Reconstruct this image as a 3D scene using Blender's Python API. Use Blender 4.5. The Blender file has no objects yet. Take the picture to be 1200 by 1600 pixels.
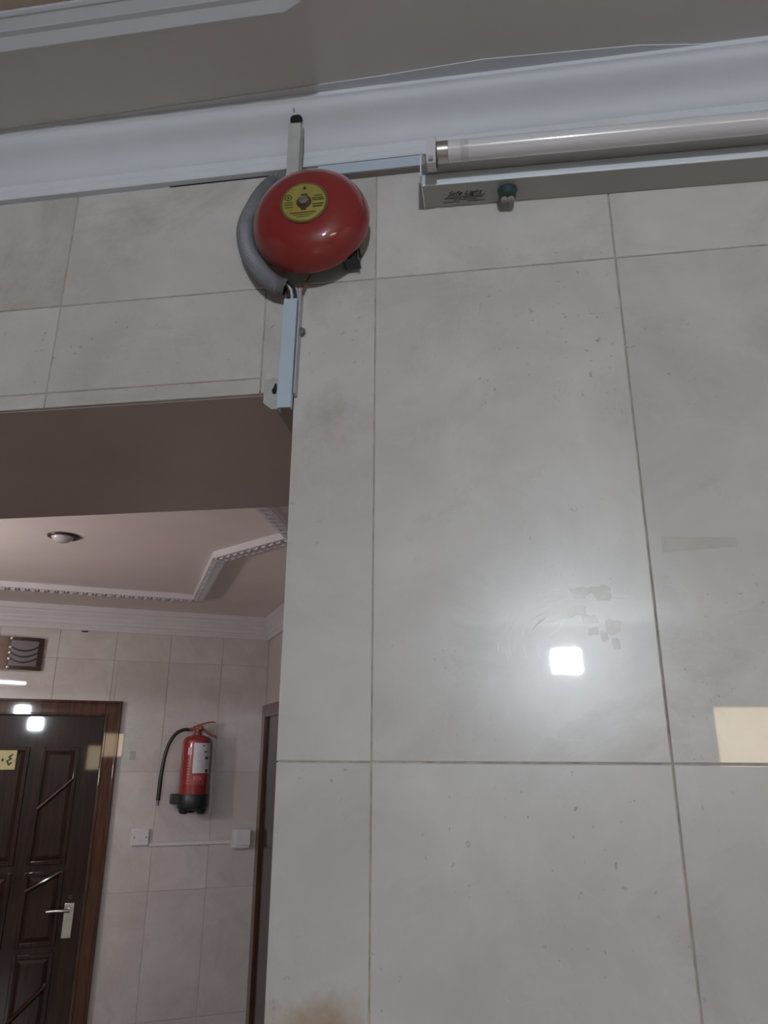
import bpy, bmesh, math, random
from mathutils import Vector, Matrix
random.seed(7)
scene = bpy.context.scene
COL = scene.collection

# ------------------------------------------------------------------ camera
CAM = (0.0, -0.795, 1.82)
YAW, PITCH, ROLL, F_PX = -0.14690, 0.31881, 0.004278, 1141.03
cd = bpy.data.cameras.new('camera'); cam = bpy.data.objects.new('camera', cd); COL.objects.link(cam)
fw_ = Vector((math.sin(YAW)*math.cos(PITCH), math.cos(YAW)*math.cos(PITCH), math.sin(PITCH)))
r0 = Vector((math.cos(YAW), -math.sin(YAW), 0)); u0 = r0.cross(fw_)
rr = math.cos(ROLL)*r0 + math.sin(ROLL)*u0; uu = -math.sin(ROLL)*r0 + math.cos(ROLL)*u0
M4 = Matrix((rr, uu, -fw_)).transposed().to_4x4(); M4.translation = CAM
cam.matrix_world = M4
cd.sensor_fit = 'HORIZONTAL'; cd.sensor_width = 36.0; cd.lens = F_PX*36.0/1200.0
cd.clip_start = 0.02; cd.clip_end = 60
scene.camera = cam

# ------------------------------------------------------------------ world, exposure
w = bpy.data.worlds.new('world'); scene.world = w; w.use_nodes = True
w.node_tree.nodes['Background'].inputs[0].default_value = (0.55, 0.6, 0.7, 1)
w.node_tree.nodes['Background'].inputs[1].default_value = 0.05
vs = scene.view_settings
vs.view_transform = 'Standard'; vs.look = 'None'; vs.gamma = 1.0; vs.use_curve_mapping = False
vs.exposure = 0.0
scene.cycles.max_bounces = 7; scene.cycles.caustics_reflective = False; scene.cycles.caustics_refractive = False
FLOOD, WARM, TUBE, FILL_GLOBE = 710.0, 7.5, 48.0, 98.0   # radiance of floodlight lens, lit window, corridor tube, added corridor fill globe

# ------------------------------------------------------------------ materials
def srgb(r, g, b):
    f = lambda c: (c/255/12.92 if c/255 <= .04045 else ((c/255+.055)/1.055)**2.4)
    return (f(r), f(g), f(b), 1)
def newmat(name):
    m = bpy.data.materials.new(name); m.use_nodes = True
    return m, m.node_tree.nodes, m.node_tree.links, m.node_tree.nodes['Principled BSDF']
def plain(name, col, rough=.5, metal=0, var=.06, scale=30, coat=0, bump=0, spec=.5):
    m, N, L, b = newmat(name)
    tc = N.new('ShaderNodeTexCoord'); no = N.new('ShaderNodeTexNoise'); no.inputs['Scale'].default_value = scale
    no.inputs['Detail'].default_value = 4
    L.new(tc.outputs['Object'], no.inputs['Vector'])
    rp = N.new('ShaderNodeValToRGB'); c = Vector(col[:3])
    rp.color_ramp.elements[0].color = (*(c*(1-var)), 1); rp.color_ramp.elements[1].color = (*(c*(1+var)), 1)
    rp.color_ramp.elements[0].position = .3; rp.color_ramp.elements[1].position = .7
    L.new(no.outputs['Fac'], rp.inputs[0]); L.new(rp.outputs[0], b.inputs['Base Color'])
    b.inputs['Roughness'].default_value = rough; b.inputs['Metallic'].default_value = metal
    b.inputs['Coat Weight'].default_value = coat; b.inputs['Coat Roughness'].default_value = .04
    b.inputs['Specular IOR Level'].default_value = spec
    if bump:
        bp = N.new('ShaderNodeBump'); bp.inputs['Strength'].default_value = bump; bp.inputs['Distance'].default_value = .002
        L.new(no.outputs['Fac'], bp.inputs['Height']); L.new(bp.outputs[0], b.inputs['Normal'])
    return m
def emit(name, col, strength):
    m = bpy.data.materials.new(name); m.use_nodes = True; N = m.node_tree.nodes; L = m.node_tree.links
    N.remove(N['Principled BSDF']); e = N.new('ShaderNodeEmission')
    e.inputs[0].default_value = (*col, 1); e.inputs[1].default_value = strength
    L.new(e.outputs[0], N['Material Output'].inputs[0]); return m
def marble(name, base, light, dark, coat_rough=.019, stain=None):
    m, N, L, b = newmat(name)
    tc = N.new('ShaderNodeTexCoord'); oi = N.new('ShaderNodeObjectInfo')
    sc = N.new('ShaderNodeMath'); sc.operation = 'MULTIPLY'; sc.inputs[1].default_value = 40
    L.new(oi.outputs['Random'], sc.inputs[0])
    ov = N.new('ShaderNodeVectorMath'); ov.operation = 'ADD'      # every slab cut from another place of the block
    L.new(tc.outputs['Object'], ov.inputs[0]); L.new(sc.outputs[0], ov.inputs[1])
    def noise(scale, detail=6, rough=.6, dist=0):
        n = N.new('ShaderNodeTexNoise')
        n.inputs['Scale'].default_value = scale; n.inputs['Detail'].default_value = detail
        n.inputs['Roughness'].default_value = rough; n.inputs['Distortion'].default_value = dist
        L.new(ov.outputs[0], n.inputs['Vector']); return n
    def ramp(src, a, c0, z, c1):
        r = N.new('ShaderNodeValToRGB'); r.color_ramp.elements[0].position = a; r.color_ramp.elements[0].color = c0
        r.color_ramp.elements[1].position = z; r.color_ramp.elements[1].color = c1; L.new(src, r.inputs[0]); return r
    def mix(fac, a, c, mode='MIX'):
        x = N.new('ShaderNodeMix'); x.data_type = 'RGBA'; x.blend_type = mode
        if isinstance(fac, float): x.inputs[0].default_value = fac
        else: L.new(fac, x.inputs[0])
        for s, v in ((6, a), (7, c)):
            if hasattr(v, 'is_linked'): L.new(v, x.inputs[s])
            else: x.inputs[s].default_value = v
        return x.outputs[2]
    n1 = noise(6, 5, .62, .4); c1 = ramp(n1.outputs['Fac'], .3, base, .72, light)
    n2 = noise(3.2, 6, .7, 1.2); f2 = ramp(n2.outputs['Fac'], .50, (0,0,0,1), .70, (.8,.8,.8,1))
    col = mix(f2.outputs[0], c1.outputs[0], dark)
    # fine pale veins
    n3 = noise(5, 3, .55, 2.0); v3 = ramp(n3.outputs['Fac'], .492, (0,0,0,1), .5, (1,1,1,1))
    e = v3.color_ramp.elements.new(.508); e.color = (0,0,0,1)
    mm = N.new('ShaderNodeMath'); mm.operation = 'MULTIPLY'; mm.inputs[1].default_value = .22; L.new(v3.outputs[0], mm.inputs[0])
    col = mix(mm.outputs[0], col, light)
    # small dark pits and fossil flecks
    n5 = noise(115, 2, .55); p5 = ramp(n5.outputs['Fac'], .675, (0,0,0,1), .73, (.5,.5,.5,1))
    n6 = noise(5, 2, .5); g6 = ramp(n6.outputs['Fac'], .50, (0,0,0,1), .64, (1,1,1,1))
    pm = N.new('ShaderNodeMath'); pm.operation = 'MULTIPLY'; L.new(p5.outputs[0], pm.inputs[0]); L.new(g6.outputs[0], pm.inputs[1])
    col = mix(pm.outputs[0], col, (dark[0]*.35, dark[1]*.33, dark[2]*.3, 1))
    # each slab its own tone
    tn = N.new('ShaderNodeMapRange'); tn.inputs[3].default_value = .94; tn.inputs[4].default_value = 1.05
    L.new(oi.outputs['Random'], tn.inputs[0])
    cmb = N.new('ShaderNodeCombineColor')
    for k in range(3): L.new(tn.outputs[0], cmb.inputs[k])
    col = mix(1.0, col, cmb.outputs[0], 'MULTIPLY')
    if stain:
        (sx, sy, sz), rad, scol = stain
        mp = N.new('ShaderNodeMapping'); mp.inputs['Location'].default_value = (-sx, -sy, -sz)
        mp2 = N.new('ShaderNodeMapping'); mp2.inputs['Scale'].default_value = (1/rad[0], 1/.5, 1/rad[1])
        L.new(tc.outputs['Object'], mp.inputs[0]); L.new(mp.outputs[0], mp2.inputs[0])
        ln = N.new('ShaderNodeVectorMath'); ln.operation = 'LENGTH'; L.new(mp2.outputs[0], ln.inputs[0])
        ns = noise(14, 4, .6); ad = N.new('ShaderNodeMath'); ad.operation = 'ADD'
        L.new(ln.outputs['Value'], ad.inputs[0]); L.new(ns.outputs['Fac'], ad.inputs[1])
        fr = ramp(ad.outputs[0], .7, (.95,.95,.95,1), 1.5, (0,0,0,1))
        col = mix(fr.outputs[0], col, scol)
    L.new(col, b.inputs['Base Color'])
    b.inputs['Roughness'].default_value = .29; b.inputs['Specular IOR Level'].default_value = .42
    b.inputs['Coat Weight'].default_value = 1.0; b.inputs['Coat IOR'].default_value = 1.5
    cr = noise(25, 2, .7); rr_ = ramp(cr.outputs['Fac'], .4, (coat_rough,)*3+(1,), .75, (coat_rough*1.5,)*3+(1,))
    L.new(rr_.outputs[0], b.inputs['Coat Roughness'])
    return m
def wood(name, a, c, rough=.4, coat=.6):
    m, N, L, b = newmat(name)
    tc = N.new('ShaderNodeTexCoord'); mp = N.new('ShaderNodeMapping'); mp.inputs['Scale'].default_value = (14, 14, 1.2)
    L.new(tc.outputs['Object'], mp.inputs[0])
    no = N.new('ShaderNodeTexNoise'); no.inputs['Scale'].default_value = 3; no.inputs['Detail'].default_value = 7; no.inputs['Distortion'].default_value = 1.2
    L.new(mp.outputs[0], no.inputs['Vector'])
    r = N.new('ShaderNodeValToRGB'); r.color_ramp.elements[0].color = a; r.color_ramp.elements[1].color = c
    r.color_ramp.elements[0].position = .35; r.color_ramp.elements[1].position = .7
    L.new(no.outputs['Fac'], r.inputs[0]); L.new(r.outputs[0], b.inputs['Base Color'])
    b.inputs['Roughness'].default_value = rough; b.inputs['Coat Weight'].default_value = coat; b.inputs['Coat Roughness'].default_value = .035; b.inputs['Specular IOR Level'].default_value = .1
    bp = N.new('ShaderNodeBump'); bp.inputs['Strength'].default_value = .03; bp.inputs['Distance'].default_value = .002
    L.new(no.outputs['Fac'], bp.inputs['Height']); L.new(bp.outputs[0], b.inputs['Normal'])
    return m

MARBLE = marble('cream_marble', (.485,.460,.450,1), (.625,.605,.60,1), (.41,.375,.350,1))
MARBLE_ST = marble('cream_marble_stained', (.485,.460,.450,1), (.625,.605,.60,1), (.41,.375,.350,1),
                   stain=((-.190, 0, 1.560), (.150, .075), (.36,.23,.13,1)))
MARBLE_F = marble('pinkish_marble', (.50,.46,.455,1), (.59,.55,.545,1), (.46,.42,.41,1), .014)
GROUT = plain('grout', (.41,.35,.295,1), .85, var=.3, scale=60)
GROUT_F = plain('grout_pale', (.42,.38,.35,1), .85, var=.2, scale=60)
PLASTER = plain('white_plaster', (.62,.645,.71,1), .55, var=.03, scale=12, bump=.03)
PLASTER_F = plain('white_plaster_far', (.60,.57,.60,1), .55, var=.03, scale=12)
CEIL = plain('grey_beige_ceiling_paint', (.63,.605,.60,1), .7, var=.04, scale=5, bump=.03)
CEIL_T = plain('brown_tray_tone', (.50,.40,.33,1), .7, var=.05, scale=5)
CEIL_F = plain('beige_ceiling_paint', (.78,.70,.68,1), .6, var=.03, scale=4)
PAINT = plain('hall_wall_paint', (.66,.64,.60,1), .6, var=.04, scale=4)
FLOORM = plain('cream_floor_stone', (.50,.45,.40,1), .25, var=.2, scale=8)
FLOORD = plain('dark_floor_stone', (.11,.10,.10,1), .3, var=.2, scale=8)
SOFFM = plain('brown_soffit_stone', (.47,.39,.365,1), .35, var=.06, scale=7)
RED = plain('red_enamel', (.22,.018,.018,1), .38, var=.05, scale=8, coat=1.0, spec=.2)
YEL = plain('yellow_brass_label', (.38,.32,.075,1), .35, metal=.3, var=.1, scale=120)
BRASS = plain('dull_brass_rim', (.20,.16,.07,1), .4, metal=.6, var=.1)
STEEL = plain('zinc_steel', (.55,.53,.52,1), .28, metal=1, var=.08, scale=60)
CHROME = plain('brushed_chrome', (.62,.61,.58,1), .22, metal=1, var=.05, scale=90)
INKG = plain('dark_green_ink', (.045,.06,.02,1), .6)
INK = plain('black_ink', (.02,.02,.025,1), .6)
BLACK = plain('black_plastic', (.018,.02,.022,1), .42, var=.2)
HOSEG = plain('grey_conduit_plastic', (.23,.23,.26,1), .5, var=.05)
PVC = plain('white_pvc', (.46,.54,.65,1), .38, var=.02, scale=15)
PVC_D = plain('pale_lilac_pvc', (.40,.39,.44,1), .45, var=.04, scale=20)
PVC_C = plain('aged_cream_pvc', (.41,.415,.405,1), .55, var=.08, scale=40)
PVC_B = plain('brownish_pvc', (.28,.235,.22,1), .5, var=.05, scale=20)
ENAM_SHADE = plain('shaded_cream_enamel', (.35,.345,.325,1), .3, var=.02, scale=10, coat=.5)  # shade on the batten underside put into a darker enamel copy
ENAM_LIT = plain('lit_white_enamel', (.70,.75,.82,1), .3, var=.02, scale=10, coat=.5)  # lighter enamel copy, light on the batten front put into the colour
TUBEM = plain('frosted_tube_glass', (.66,.64,.68,1), .25, var=.02, scale=6, coat=1.0)
TUBED = plain('darkened_tube_end', (.52,.49,.53,1), .3, var=.1, scale=40, coat=1.0)
TEAL = plain('dark_teal_plastic', (.035,.075,.08,1), .4, var=.2)
PALEP = plain('pale_starter_base', (.30,.285,.26,1), .5)
WWIRE = plain('white_wire', (.55,.53,.55,1), .45)
RWIRE = plain('dark_red_wire', (.10,.03,.025,1), .5)
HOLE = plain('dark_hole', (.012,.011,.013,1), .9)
DIRT = plain('grimy_filler', (.30,.31,.29,1), .8, var=.25, scale=90)
RESID = plain('glue_residue', (.47,.43,.395,1), .29, var=.14, scale=90, coat=1, spec=.42)
SCUFF = plain('pale_scuff', (.74,.74,.74,1), .3, var=.05)
DOORW = wood('dark_mahogany', (.014,.006,.004,1), (.034,.013,.009,1))
FRAMEW = wood('red_brown_mahogany', (.045,.017,.010,1), (.10,.040,.023,1), .4, .7)
PLATEY = plain('yellow_number_plate', (.42,.37,.11,1), .35, var=.05)
EXT = plain('extinguisher_red', (.25,.025,.024,1), .35, var=.06, scale=10, coat=.5)
EXTD = plain('extinguisher_valve_red', (.22,.045,.035,1), .45, var=.15, scale=40)
LABW = plain('white_label_paper', (.62,.60,.66,1), .55, var=.04, scale=60)
SWITCH = plain('white_switch_plastic', (.60,.59,.62,1), .35, var=.02)
NICKEL = plain('pale_nickel', (.75,.72,.70,1), .3, metal=.2)
BRONZE = plain('bronze_metal', (.10,.07,.06,1), .35, metal=.7, var=.1)
COPPER = plain('copper_brown_metal', (.13,.088,.072,1), .35, metal=.6, var=.15)
GLASSF = plain('grey_frosted_glass', (.22,.205,.22,1), .3, var=.06, scale=20, coat=.6)
BULB = plain('white_glass_bulb', (.55,.52,.53,1), .2, coat=1)
PAPER = plain('pale_sticker_film', (.47,.48,.46,1), .3, var=.06, scale=40, coat=1)
HOUSING = plain('black_lamp_housing', (.03,.03,.03,1), .4)
E_FLOOD = emit('floodlight_lens', (.86,.94,1.0), FLOOD)
E_WARM = emit('warm_lit_pane', (1.0,.80,.52), WARM)
E_TUBE = emit('lit_tube', (.90,.93,1.0), TUBE)
E_FILL_GLOBE = emit('fill_globe_glow', (1.0,.90,.86), FILL_GLOBE)

# ------------------------------------------------------------------ mesh helpers
class MB:
    def __init__(s): s.v = []; s.f = []; s.sm = []
    def add(s, vs_, fs, smooth=False):
        o = len(s.v); s.v += [tuple(p) for p in vs_]
        for f in fs: s.f.append(tuple(i+o for i in f)); s.sm.append(smooth)
        return s
    def box(s, a, b, c=0.0):
        x0, y0, z0 = a; x1, y1, z1 = b
        if c <= 0:
            return s.add([(x0,y0,z0),(x1,y0,z0),(x1,y1,z0),(x0,y1,z0),(x0,y0,z1),(x1,y0,z1),(x1,y1,z1),(x0,y1,z1)],
                  [(0,3,2,1),(4,5,6,7),(0,1,5,4),(1,2,6,5),(2,3,7,6),(3,0,4,7)])
        bm = bmesh.new(); bmesh.ops.create_cube(bm, size=1)
        for v in bm.verts: v.co = ((x0+x1)/2+v.co.x*(x1-x0), (y0+y1)/2+v.co.y*(y1-y0), (z0+z1)/2+v.co.z*(z1-z0))
        bmesh.ops.bevel(bm, geom=bm.edges[:], offset=c, segments=2, affect='EDGES', profile=.5)
        bm.verts.ensure_lookup_table()
        for i, v in enumerate(bm.verts): v.index = i
        bm.normal_update()
        for f in bm.faces:      # broad faces stay flat, only the eased edges are smooth
            s_ = max(abs(f.normal.x), abs(f.normal.y), abs(f.normal.z)) < .999
            s.f.append(tuple(v.index+len(s.v) for v in f.verts)); s.sm.append(s_)
        s.v += [v.co[:] for v in bm.verts]; bm.free(); return s
    def tile(s, x0, x1, z0, z1, yf, th, c=.0008):
        # slab facing -y with eased front edges
        vs_ = [(x0,yf+th,z0),(x1,yf+th,z0),(x1,yf+th,z1),(x0,yf+th,z1),(x0,yf+c,z0),(x1,yf+c,z0),(x1,yf+c,z1),(x0,yf+c,z1),
               (x0+c,yf,z0+c),(x1-c,yf,z0+c),(x1-c,yf,z1-c),(x0+c,yf,z1-c)]
        fs = [(0,3,2,1),(8,9,10,11)]
        for i in range(4):
            j = (i+1) % 4; fs += [(i,j,4+j,4+i),(4+i,4+j,8+j,8+i)]
        return s.add(vs_, fs)
    def lathe(s, prof, n=48, org=(0,0,0), axis='Y-', cap=True):
        # prof: (radius, height along axis)
        vs_ = []; fs = []
        for r, h in prof:
            for k in range(n):
                a = 2*math.pi*k/n; c_, s_ = r*math.cos(a), r*math.sin(a)
                p = {'Y-': (c_, -h, s_), 'Z': (c_, s_, h), 'Z-': (c_, -s_, -h), 'X': (h, c_, s_), 'Y': (-c_, h, s_)}[axis]
                vs_.append((p[0]+org[0], p[1]+org[1], p[2]+org[2]))
        for i in range(len(prof)-1):
            for k in range(n):
                k2 = (k+1) % n; fs.append((i*n+k, i*n+k2, (i+1)*n+k2, (i+1)*n+k))
        if cap:
            fs.append(tuple(range(n-1, -1, -1))); fs.append(tuple((len(prof)-1)*n+k for k in range(n)))
        return s.add(vs_, fs, True)
    def tube(s, pts, rad, n=12, cap=True):
        pts = [Vector(p) for p in pts]; N_ = len(pts)
        rad = rad if isinstance(rad, (list, tuple)) else [rad]*N_
        vs_ = []; fs = []; up = None
        for i, p in enumerate(pts):
            d = (pts[min(i+1, N_-1)] - pts[max(i-1, 0)]).normalized()
            if up is None:
                up = Vector((0,0,1)) if abs(d.z) < .9 else Vector((0,1,0))
            sd = d.cross(up).normalized(); up = sd.cross(d).normalized()
            for k in range(n):
                a = 2*math.pi*k/n; vs_.append(p + rad[i]*(math.cos(a)*sd + math.sin(a)*up))
        for i in range(N_-1):
            for k in range(n):
                k2 = (k+1) % n; fs.append((i*n+k, i*n+k2, (i+1)*n+k2, (i+1)*n+k))
        if cap: fs.append(tuple(range(n-1,-1,-1))); fs.append(tuple((N_-1)*n+k for k in range(n)))
        return s.add(vs_, fs, True)
    def prism(s, poly, axis, a, b):
        # poly: 2D points; axis 'X': (y,z) extruded in x; 'Y': (x,z); 'Z': (x,y)
        n = len(poly)
        def P(q, h): return {'X': (h, q[0], q[1]), 'Y': (q[0], h, q[1]), 'Z': (q[0], q[1], h)}[axis]
        vs_ = [P(q, a) for q in poly] + [P(q, b) for q in poly]
        fs = [tuple(range(n-1,-1,-1)), tuple(range(n, 2*n))] + [(i, (i+1) % n, n+(i+1) % n, n+i) for i in range(n)]
        return s.add(vs_, fs)
    def sweep(s, path, prof, closed, side=1, ends=True, smooth=False):
        # path in plan (x,y); prof (offset to the left*side, z)
        n = len(path); rings = []
        for i in range(n):
            p = Vector(path[i])
            a = Vector(path[i-1]) if (i > 0 or closed) else None
            b = Vector(path[(i+1) % n]) if (i < n-1 or closed) else None
            d1 = (p-a).normalized() if a is not None else (b-p).normalized()
            d2 = (b-p).normalized() if b is not None else d1
            n1 = Vector((-d1.y, d1.x))*side; n2 = Vector((-d2.y, d2.x))*side
            m = (n1+n2).normalized(); m = m/max(.25, m.dot(n1))
            rings.append([(p.x+m.x*o, p.y+m.y*o, z) for o, z in prof])
        k = len(prof); vs_ = [q for r in rings for q in r]; fs = []
        for i in range(n if closed else n-1):
            j = (i+1) % n
            for q in range(k-1): fs.append((i*k+q, i*k+q+1, j*k+q+1, j*k+q))
        if ends and not closed: fs += [tuple(range(k)), tuple((n-1)*k+q for q in range(k-1,-1,-1))]
        return s.add(vs_, fs, smooth)
    def stroke(s, pts, wd, org, ex, ez, nrm, th=.0004):
        # flat ribbon letters: 2D polyline -> boxes with thickness along nrm
        org, ex, ez, nrm = map(Vector, (org, ex, ez, nrm))
        for (x0, y0), (x1, y1) in zip(pts, pts[1:]):
            d = Vector((x1-x0, y1-y0)); l = d.length
            if l == 0: continue
            d /= l; q = Vector((-d.y, d.x))*wd/2; e = d*wd*.3
            cs = [(x0-e.x+q.x, y0-e.y+q.y), (x0-e.x-q.x, y0-e.y-q.y), (x1+e.x-q.x, y1+e.y-q.y), (x1+e.x+q.x, y1+e.y+q.y)]
            vb = [org+ex*a+ez*b for a, b in cs]; vt = [v+nrm*th for v in vb]
            s.add(vb+vt, [(0,1,2,3),(7,6,5,4),(0,4,5,1),(1,5,6,2),(2,6,7,3),(3,7,4,0)])
        return s
    def build(s, name, mat, parent=None, loc=None, rot=None, sharp=35):
        me = bpy.data.meshes.new(name); me.from_pydata(s.v, [], s.f); me.update()
        bm = bmesh.new(); bm.from_mesh(me); bmesh.ops.recalc_face_normals(bm, faces=bm.faces); bm.to_mesh(me); bm.free()
        if any(s.sm):
            me.polygons.foreach_set('use_smooth', s.sm)
            me.set_sharp_from_angle(angle=math.radians(sharp))
            me.polygons.foreach_set('use_smooth', s.sm)      # flat faces stay flat
        me.materials.append(mat)
        o = bpy.data.objects.new(name, me); COL.objects.link(o)
        if parent: o.parent = parent
        if loc: o.location = loc
        if rot: o.rotation_euler = rot
        return o
def empty(name, loc=(0,0,0), rot=(0,0,0), parent=None):
    o = bpy.data.objects.new(name, None); COL.objects.link(o); o.location = loc; o.rotation_euler = rot
    o.empty_display_size = .05
    if parent: o.parent = parent
    return o
def tag(o, label=None, cat=None, group=None, kind=None):
    if label: o['label'] = label
    if cat: o['category'] = cat
    if group: o['group'] = group
    if kind: o['kind'] = kind
    return o
def struct(o, label=None, cat=None): return tag(o, label, cat, kind='structure')
def text_mesh(txt, name, mat, size, mw, parent, shear=0.0):
    cu = bpy.data.curves.new(name, 'FONT'); cu.body = txt; cu.size = size; cu.shear = shear; cu.extrude = .0001
    tmp = bpy.data.objects.new(name+'_tmp', cu); COL.objects.link(tmp)
    dg = bpy.context.evaluated_depsgraph_get(); me = bpy.data.meshes.new_from_object(tmp.evaluated_get(dg))
    bpy.data.objects.remove(tmp); bpy.data.curves.remove(cu)
    me.transform(mw); me.materials.clear(); me.materials.append(mat)
    o = bpy.data.objects.new(name, me); COL.objects.link(o); o.parent = parent; return o
def smoothpath(pts, n):
    # Catmull-Rom resample
    P = [Vector(p) for p in pts]; P = [P[0]*2-P[1]] + P + [P[-1]*2-P[-2]]; out = []
    m = len(P)-3
    for i in range(n):
        t = i/(n-1)*m; k = min(int(t), m-1); t -= k
        a, b, c, d = P[k:k+4]
        out.append(.5*((2*b)+(c-a)*t+(2*a-5*b+4*c-d)*t*t+(3*b-a-3*c+d)*t**3))
    return out
def clip_rect(r, h):
    # r minus hole h, both (x0,x1,z0,z1)
    x0, x1, z0, z1 = r; a0, a1, b0, b1 = h
    if x1 <= a0 or x0 >= a1 or z1 <= b0 or z0 >= b1: return [r]
    out = []
    if x0 < a0: out.append((x0, a0, z0, z1))
    if x1 > a1: out.append((a1, x1, z0, z1))
    m0, m1 = max(x0, a0), min(x1, a1)
    if z0 < b0: out.append((m0, m1, z0, b0))
    if z1 > b1: out.append((m0, m1, b1, z1))
    return [q for q in out if q[1]-q[0] > .012 and q[3]-q[2] > .012]
def lay_tiles(parent, rects, yf, th, mat, gap, special=None):
    for r in rects:
        jx = random.uniform(-.00012, .00012)
        m = mat
        if special and special[0](r): m = special[1]
        MB().tile(r[0]+gap/2, r[1]-gap/2, r[2]+gap/2, r[3]-gap/2, yf+jx, th).build('tile', m, parent)

# ------------------------------------------------------------------ hall shell
CZ = 2.67                                   # ceiling height of both rooms
JX, SZ, OPL, TB = -.2322, 2.2487, -1.90, .434   # right jamb, lintel soffit, left jamb, back face of wall
HX0, HX1, HY = -3.2, 3.2, -4.5
wm = MB()
wm.box((JX+.004, .0016, 0), (HX1, TB, CZ)); wm.box((OPL, .0016, SZ+.006), (JX+.004, TB, CZ)); wm.box((-7.4, .0016, 0), (OPL, TB, CZ))
wall_main = struct(wm.build('wall_front', GROUT), 'cream marble tiled wall with alarm bell and doorway opening', 'wall')
zrows = [0, .029, .623, 1.217, 1.811, 2.4047, 2.6]
cols = [-.1302, .1710] + [.1710+.3012*k for k in range(1, 11)]
rects = []
for za, zb in zip(zrows, zrows[1:]):
    for xa, xb in zip(cols, cols[1:]): rects.append((xa, min(xb, HX1), za, zb))
    if zb <= 2.41: rects.append((JX-.0008, -.1302, za, zb))
rects.append((-.2765, -.1302, 2.4047, 2.6)); rects.append((-.2765, JX, SZ, 2.4047))
lc = [-.2765] + [-.571-.3012*k for k in range(0, 5)]
for xb, xa in zip(lc, lc[1:]):
    for za, zb in ((2.4047, 2.6), (2.271, 2.4047), (SZ, 2.271)): rects.append((max(xa, OPL), xb, za, zb))
lay_tiles(wall_main, rects, 0, .006, MARBLE, .0016,
          (lambda r: abs(r[0]-JX) < .01 and r[2] > 1.0 and r[3] < 1.9, MARBLE_ST))
lay_tiles(wall_main, [(HX0+.0+.3012*k, min(HX0+.3012*(k+1), OPL), za, zb) for k in range(5) for za, zb in zip(zrows, zrows[1:]) if HX0+.3012*k < OPL-.02],
          0, .006, MARBLE, .0016)
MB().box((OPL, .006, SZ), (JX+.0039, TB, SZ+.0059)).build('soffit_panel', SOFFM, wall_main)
MB().box((JX, .0061, 0), (JX+.0039, TB, SZ)).build('jamb_panel', MARBLE, wall_main)
# polish scuffs and tape residue left on the tiles
res = [(.082,.108,1.976,1.993),(.106,.134,1.972,1.996),(.078,.100,1.957,1.972),(.096,.114,1.949,1.962),(.120,.136,1.938,1.957),(.124,.134,1.924,1.938),(.113,.122,1.931,1.944),(.100,.112,1.938,1.948)]
for x0, x1, z0, z1 in res:
    pts = []
    for k in range(12):
        a = 2*math.pi*k/12; q = random.uniform(.55, 1.1)
        pts.append(((x0+x1)/2+(x1-x0)*.6*q*max(-.8,min(.8,math.cos(a))), (z0+z1)/2+(z1-z0)*.6*q*max(-.8,min(.8,math.sin(a)))))
    MB().prism(pts, 'Y', -.0003, .0005).build('tape_residue', RESID, wall_main)
MB().prism([(.185,2.026),(.262,2.030),(.262,2.040),(.186,2.044)], 'Y', -.0002, .0005).build('tape_residue', plain('faint_residue', (.475,.445,.415,1), .29, var=.08, scale=40, coat=1, spec=.42), wall_main)
sc_ = MB()
for k in range(46):
    a0 = random.uniform(math.radians(95), math.radians(185)); R_ = random.uniform(.03, .075); sp = random.uniform(.12, .5)
    cx, cz = .083+random.uniform(-.008, .008), 1.928+random.uniform(-.01, .01)
    pts = [(cx+R_*math.cos(a0+sp*t/5), cz+R_*.85*math.sin(a0+sp*t/5)) for t in range(6)]
    sc_.stroke(pts, random.uniform(.0002, .0006), (0, .0003, 0), (1,0,0), (0,0,1), (0,-1,0), .0005)
for k in range(12):
    x = random.uniform(.03, .13); z = random.uniform(1.975, 1.992); l = random.uniform(.01, .03)
    sc_.stroke([(x, z), (x+l, z+random.uniform(-.002, .002))], .0003, (0, .0003, 0), (1,0,0), (0,0,1), (0,-1,0), .0005)
tag(sc_.build('scratch_marks', SCUFF, wall_main), kind='stuff')

struct(MB().box((-7.4, HY-.1, -.1), (HX1+.1, TB, 0)).build('floor', FLOORM), 'cream polished stone floor of the hall', 'floor')
struct(MB().box((-7.4, TB, -.1), (HX1+.1, 4.2, 0)).build('floor_corridor', FLOORD), 'dark stone floor of the corridor beyond the doorway', 'floor')
ceil = struct(MB().box((HX0, HY, CZ), (HX1, TB, CZ+.1)).build('ceiling', CEIL), 'grey beige painted hall ceiling', 'ceiling')
struct(MB().box((HX0-.1, HY, 0), (HX0, 0, CZ)).build('wall_left', PAINT), 'plain painted wall at the left of the hall', 'wall')
struct(MB().box((HX1, HY, 0), (HX1+.1, TB, CZ)).build('wall_right', PAINT), 'plain painted wall at the right of the hall', 'wall')
# back wall with the lit window opening
WX0, WX1, WZ0, WZ1 = 1.437, 2.34, 1.745, 2.118
wb = MB()
wb.box((HX0-.1, HY-.1, 0), (WX0, HY, CZ)); wb.box((WX1, HY-.1, 0), (HX1+.1, HY, CZ))
wb.box((WX0, HY-.1, 0), (WX1, HY, WZ0)); wb.box((WX0, HY-.1, WZ1), (WX1, HY, CZ))
struct(wb.build('wall_back', PAINT), 'plain painted wall behind the viewer with a lit window', 'wall')
win = struct(empty('window_1', (WX0, HY, WZ0)), 'warm lit fanlight window in the wall behind the viewer', 'window')
MB().box((0, -.03, 0), (WX1-WX0, -.02, WZ1-WZ0)).build('pane', E_WARM, win)
wf = MB(); W_, H_ = WX1-WX0, WZ1-WZ0
for a, b in (((-.03,-.0,-.03),(W_+.03,.012,0)), ((-.03,0,H_),(W_+.03,.012,H_+.03)), ((-.03,0,0),(0,.012,H_)), ((W_,0,0),(W_+.03,.012,H_))): wf.box(a, b)
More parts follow.
